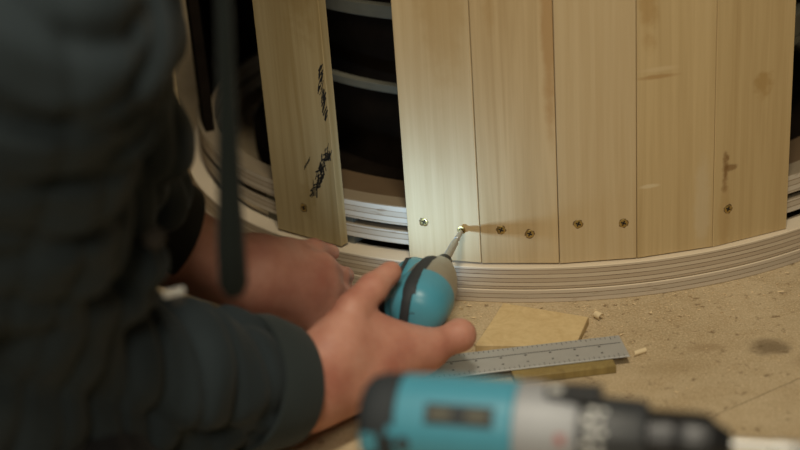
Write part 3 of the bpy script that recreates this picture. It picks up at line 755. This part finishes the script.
j.cap(pelvis+V3(0.05, 0.02, 0.0), V3(-0.36, 0.90, 0.20), 0.15, 0.09, 0.05)
j.cap(V3(-0.270, 1.091, 0.40), V3(-0.233, 1.09, 0.312), 0.076, 0.058, 0.02)
j.cap(V3(-0.275, 1.035, 0.295), V3(-0.228, 1.060, 0.226), 0.06, 0.034, 0.02)
j.fold = folds
j.cut(cuR-uR*0.05, cuR+uR*0.09, 0.0440, 0.0440).cut(cuR+uR*0.050, cuR+uR*0.050, 0.0640, 0.0640)
j.cut(cuL-uL*0.05, cuL+uL*0.09, 0.0425, 0.0425)
jacket = link('jacket', j.mesh('jacket', 0.0050, 2), M['jacket'], person)
def cuff(name, c, u, r0, r1, L, mat):
    bm = bmesh.new()
    x, y, z = frame(u); rings = []
    prof = [(-L, r0), (-L*0.6, r0+0.0012), (-0.004, r1+0.0012), (0.0, r1), (0.0, r1-0.004), (-L, r0-0.005)]
    n = 48
    for t, r in prof:
        rings.append([bm.verts.new(Vector(c)+z*t+x*(r*(1+0.025*math.sin(3*a+1))*math.cos(a))+y*(r*(1+0.025*math.sin(3*a+1))*math.sin(a))) for a in [2*PI*k/n for k in range(n)]])
    for i in range(len(rings)):
        a, b_ = rings[i], rings[(i+1) % len(rings)]
        for k in range(n): bm.faces.new((a[k], a[(k+1) % n], b_[(k+1) % n], b_[k]))
    return fin(bm, name, mat, jacket, smooth=50)
cuff('cuff', cuR+uR*0.004, uR, 0.0605, 0.0550, 0.046, M['cuffm'])
cuff('cuff', cuL+uL*0.004, uL, 0.0530, 0.0470, 0.060, M['knit'])
bm = bmesh.new()                                       # hood cord
add_tube(bm, [(-0.175, 0.985, 0.60), (-0.135, 0.955, 0.555), (-0.1085, 0.926, 0.50), (-0.1060, 0.920, 0.47), (-0.111, 0.910, 0.40), (-0.1165, 0.902, 0.335), (-0.1195, 0.898, 0.30), (-0.121, 0.896, 0.272), (-0.1212, 0.8957, 0.264)],
         [0.0046, 0.0048, 0.0050, 0.0054, 0.0064, 0.0086, 0.0102, 0.0102, 0.0065], 16)
tag(fin(bm, 'drawcord', M['cord'], jacket), 'dark cord hanging from the hood')
bm = bmesh.new(); add_lathe(bm, [(-0.004, 0.0075), (0.001, 0.008), (0.003, 0.006), (0.0035, 0.002)], (-0.1745, 0.9135, 0.3045), (0.35, -0.85, 0.4), 24)
fin(bm, 'snap_button', M['recess'], jacket)
bm = bmesh.new(); add_box(bm, (0, 0, 0), (0.017, 0.003, 0.0055), Matrix.Rotation(R(8), 4, 'Y'), 0.001, 1); add_box(bm, (0.002, 0, -0.0065), (0.010, 0.004, 0.008), None, 0.001, 1, mi=1)
fin(bm, 'zip_pull', [M['white'], M['black']], jacket, (-0.1675, 0.9190, 0.2580), (0, 0, 0.62))
# hood folded behind the neck, hair, trousers, boots
h = Blob()
h.cap(neck+V3(-0.11, -0.05, 0.01), neck+V3(-0.03, -0.10, 0.0), 0.045, 0.045, 0.03).cap(neck+V3(-0.11, -0.05, 0.01), neck+V3(-0.09, 0.07, 0.01), 0.045, 0.04, 0.03).cap(neck+V3(-0.03, -0.10, 0), neck+V3(0.06, -0.05, -0.02), 0.04, 0.028, 0.03)
link('hood', h.mesh('hood', 0.006, 2), M['jacket'], jacket)
h = Blob(); h.cap(hp(-0.035, 0, 0.035), hp(0.012, 0, 0.062), 0.087, 0.075, 0.02).cap(hp(-0.06, 0, 0), hp(-0.055, 0, -0.04), 0.07, 0.05, 0.03)
link('hair', h.mesh('hair', 0.005, 1), M['hair'], person)
for q in (-1, 1):
    bm = bmesh.new(); bmesh.ops.create_uvsphere(bm, u_segments=20, v_segments=12, radius=0.0125)
    fin(bm, 'eye', M['eye'], person, Vector(hp(0.079, q*0.031, 0.013).tolist()))
t = Blob()
for h_, kn, an in ((hipR, knR, anR), (hipL, knL, anL)):
    t.cap(h_, kn, 0.095, 0.072, 0.03).cap(kn+V3(-.01, 0, 0), an, 0.065, 0.050, 0.02)
t.cap(hipR, hipL, 0.12, 0.12, 0.05)
t.fold = lambda P: 0.6*folds(P)
link('trousers', t.mesh('trousers', 0.008, 2), M['trouser'], person)
for an, kn in ((anR, knR), (anL, knL)):
    d_ = (an-kn); d_[2] = 0; d_ /= np.linalg.norm(d_); t = Blob()
    t.cap(an, an+d_*0.05+V3(0, 0, -0.005), 0.050, 0.042, 0.02).cap(an+d_*0.04+V3(0, 0, 0.0), an+d_*0.10+V3(0, 0, 0.05), 0.04, 0.04, 0.02).cap(an+d_*0.06+V3(0, 0, -0.01), an+d_*0.03+V3(0, 0, -0.005), 0.04, 0.04, 0.02)
    link('boot', t.mesh('boot', 0.006, 2), M['boot'], person)

# ------------------------------------------------------------------ camera
cd = bpy.data.cameras.new('camera'); cam = bpy.data.objects.new('camera', cd); C.objects.link(cam)
pit, roll = 0.411047, -0.0764226
c_, s_ = math.cos(pit), math.sin(pit); cr, sr = math.cos(roll), math.sin(roll)
R0, U0, F = Vector((1, 0, 0)), Vector((0, s_, c_)), Vector((0, c_, -s_))
rx, ux = R0*cr + U0*sr, R0*-sr + U0*cr
cam.matrix_world = Matrix(((rx.x, ux.x, -F.x, 0), (rx.y, ux.y, -F.y, 0), (rx.z, ux.z, -F.z, 0.69815), (0, 0, 0, 1)))
cd.sensor_width = 36; cd.lens = 1400/800*36; cd.clip_start = 0.05
cd.dof.use_dof = True; cd.dof.focus_distance = 1.50; cd.dof.aperture_fstop = cd.lens/1000/0.0235
S.camera = cam

# ------------------------------------------------------------------ light
def area(name, loc, target, size, energy, col):
    l = bpy.data.lights.new(name, 'AREA'); l.shape = 'DISK'; l.size = size; l.energy = energy; l.color = col
    o = bpy.data.objects.new(name, l); C.objects.link(o); o.location = loc
    o.rotation_euler = (Vector(target)-Vector(loc)).to_track_quat('-Z', 'Y').to_euler(); return o
area('workshop_lamp', (0.10, 0.28, 2.4), (0.25, 1.4, 0.1), 0.42, 36, (1.0, 0.90, 0.70))
area('ceiling_lamp', (-0.6, -0.5, 2.7), (-0.2, 1.2, 0.0), 1.0, 3, (0.80, 0.90, 1.0))
area('fill_light', (-0.30, -1.3, 1.9), (0.2, 1.4, 0.2), 0.7, 26, (1.0, 0.90, 0.70))  # unseen fill light added behind the camera to brighten the boards
sp = bpy.data.lights.new('driver_lamp', 'SPOT'); sp.energy = 1.15; sp.color = (0.42, 0.69, 1.0); sp.spot_size = R(110); sp.spot_blend = 0.9; sp.shadow_soft_size = 0.004
so = bpy.data.objects.new('driver_lamp', sp); C.objects.link(so); so.parent = drv
so.location = LED - nn*0.0065
so.rotation_euler = (-nn + uu*0.35 + rr_*0.15).to_track_quat('-Z', 'Y').to_euler()
w = bpy.data.worlds.new('world'); S.world = w; w.use_nodes = True
bg = w.node_tree.nodes['Background']; bg.inputs[0].default_value = (1.0, 0.9, 0.75, 1); bg.inputs[1].default_value = 0.03
S.view_settings.view_transform = 'Standard'; S.view_settings.look = 'None'; S.view_settings.gamma = 1; S.view_settings.use_curve_mapping = False
S.view_settings.exposure = -0.2
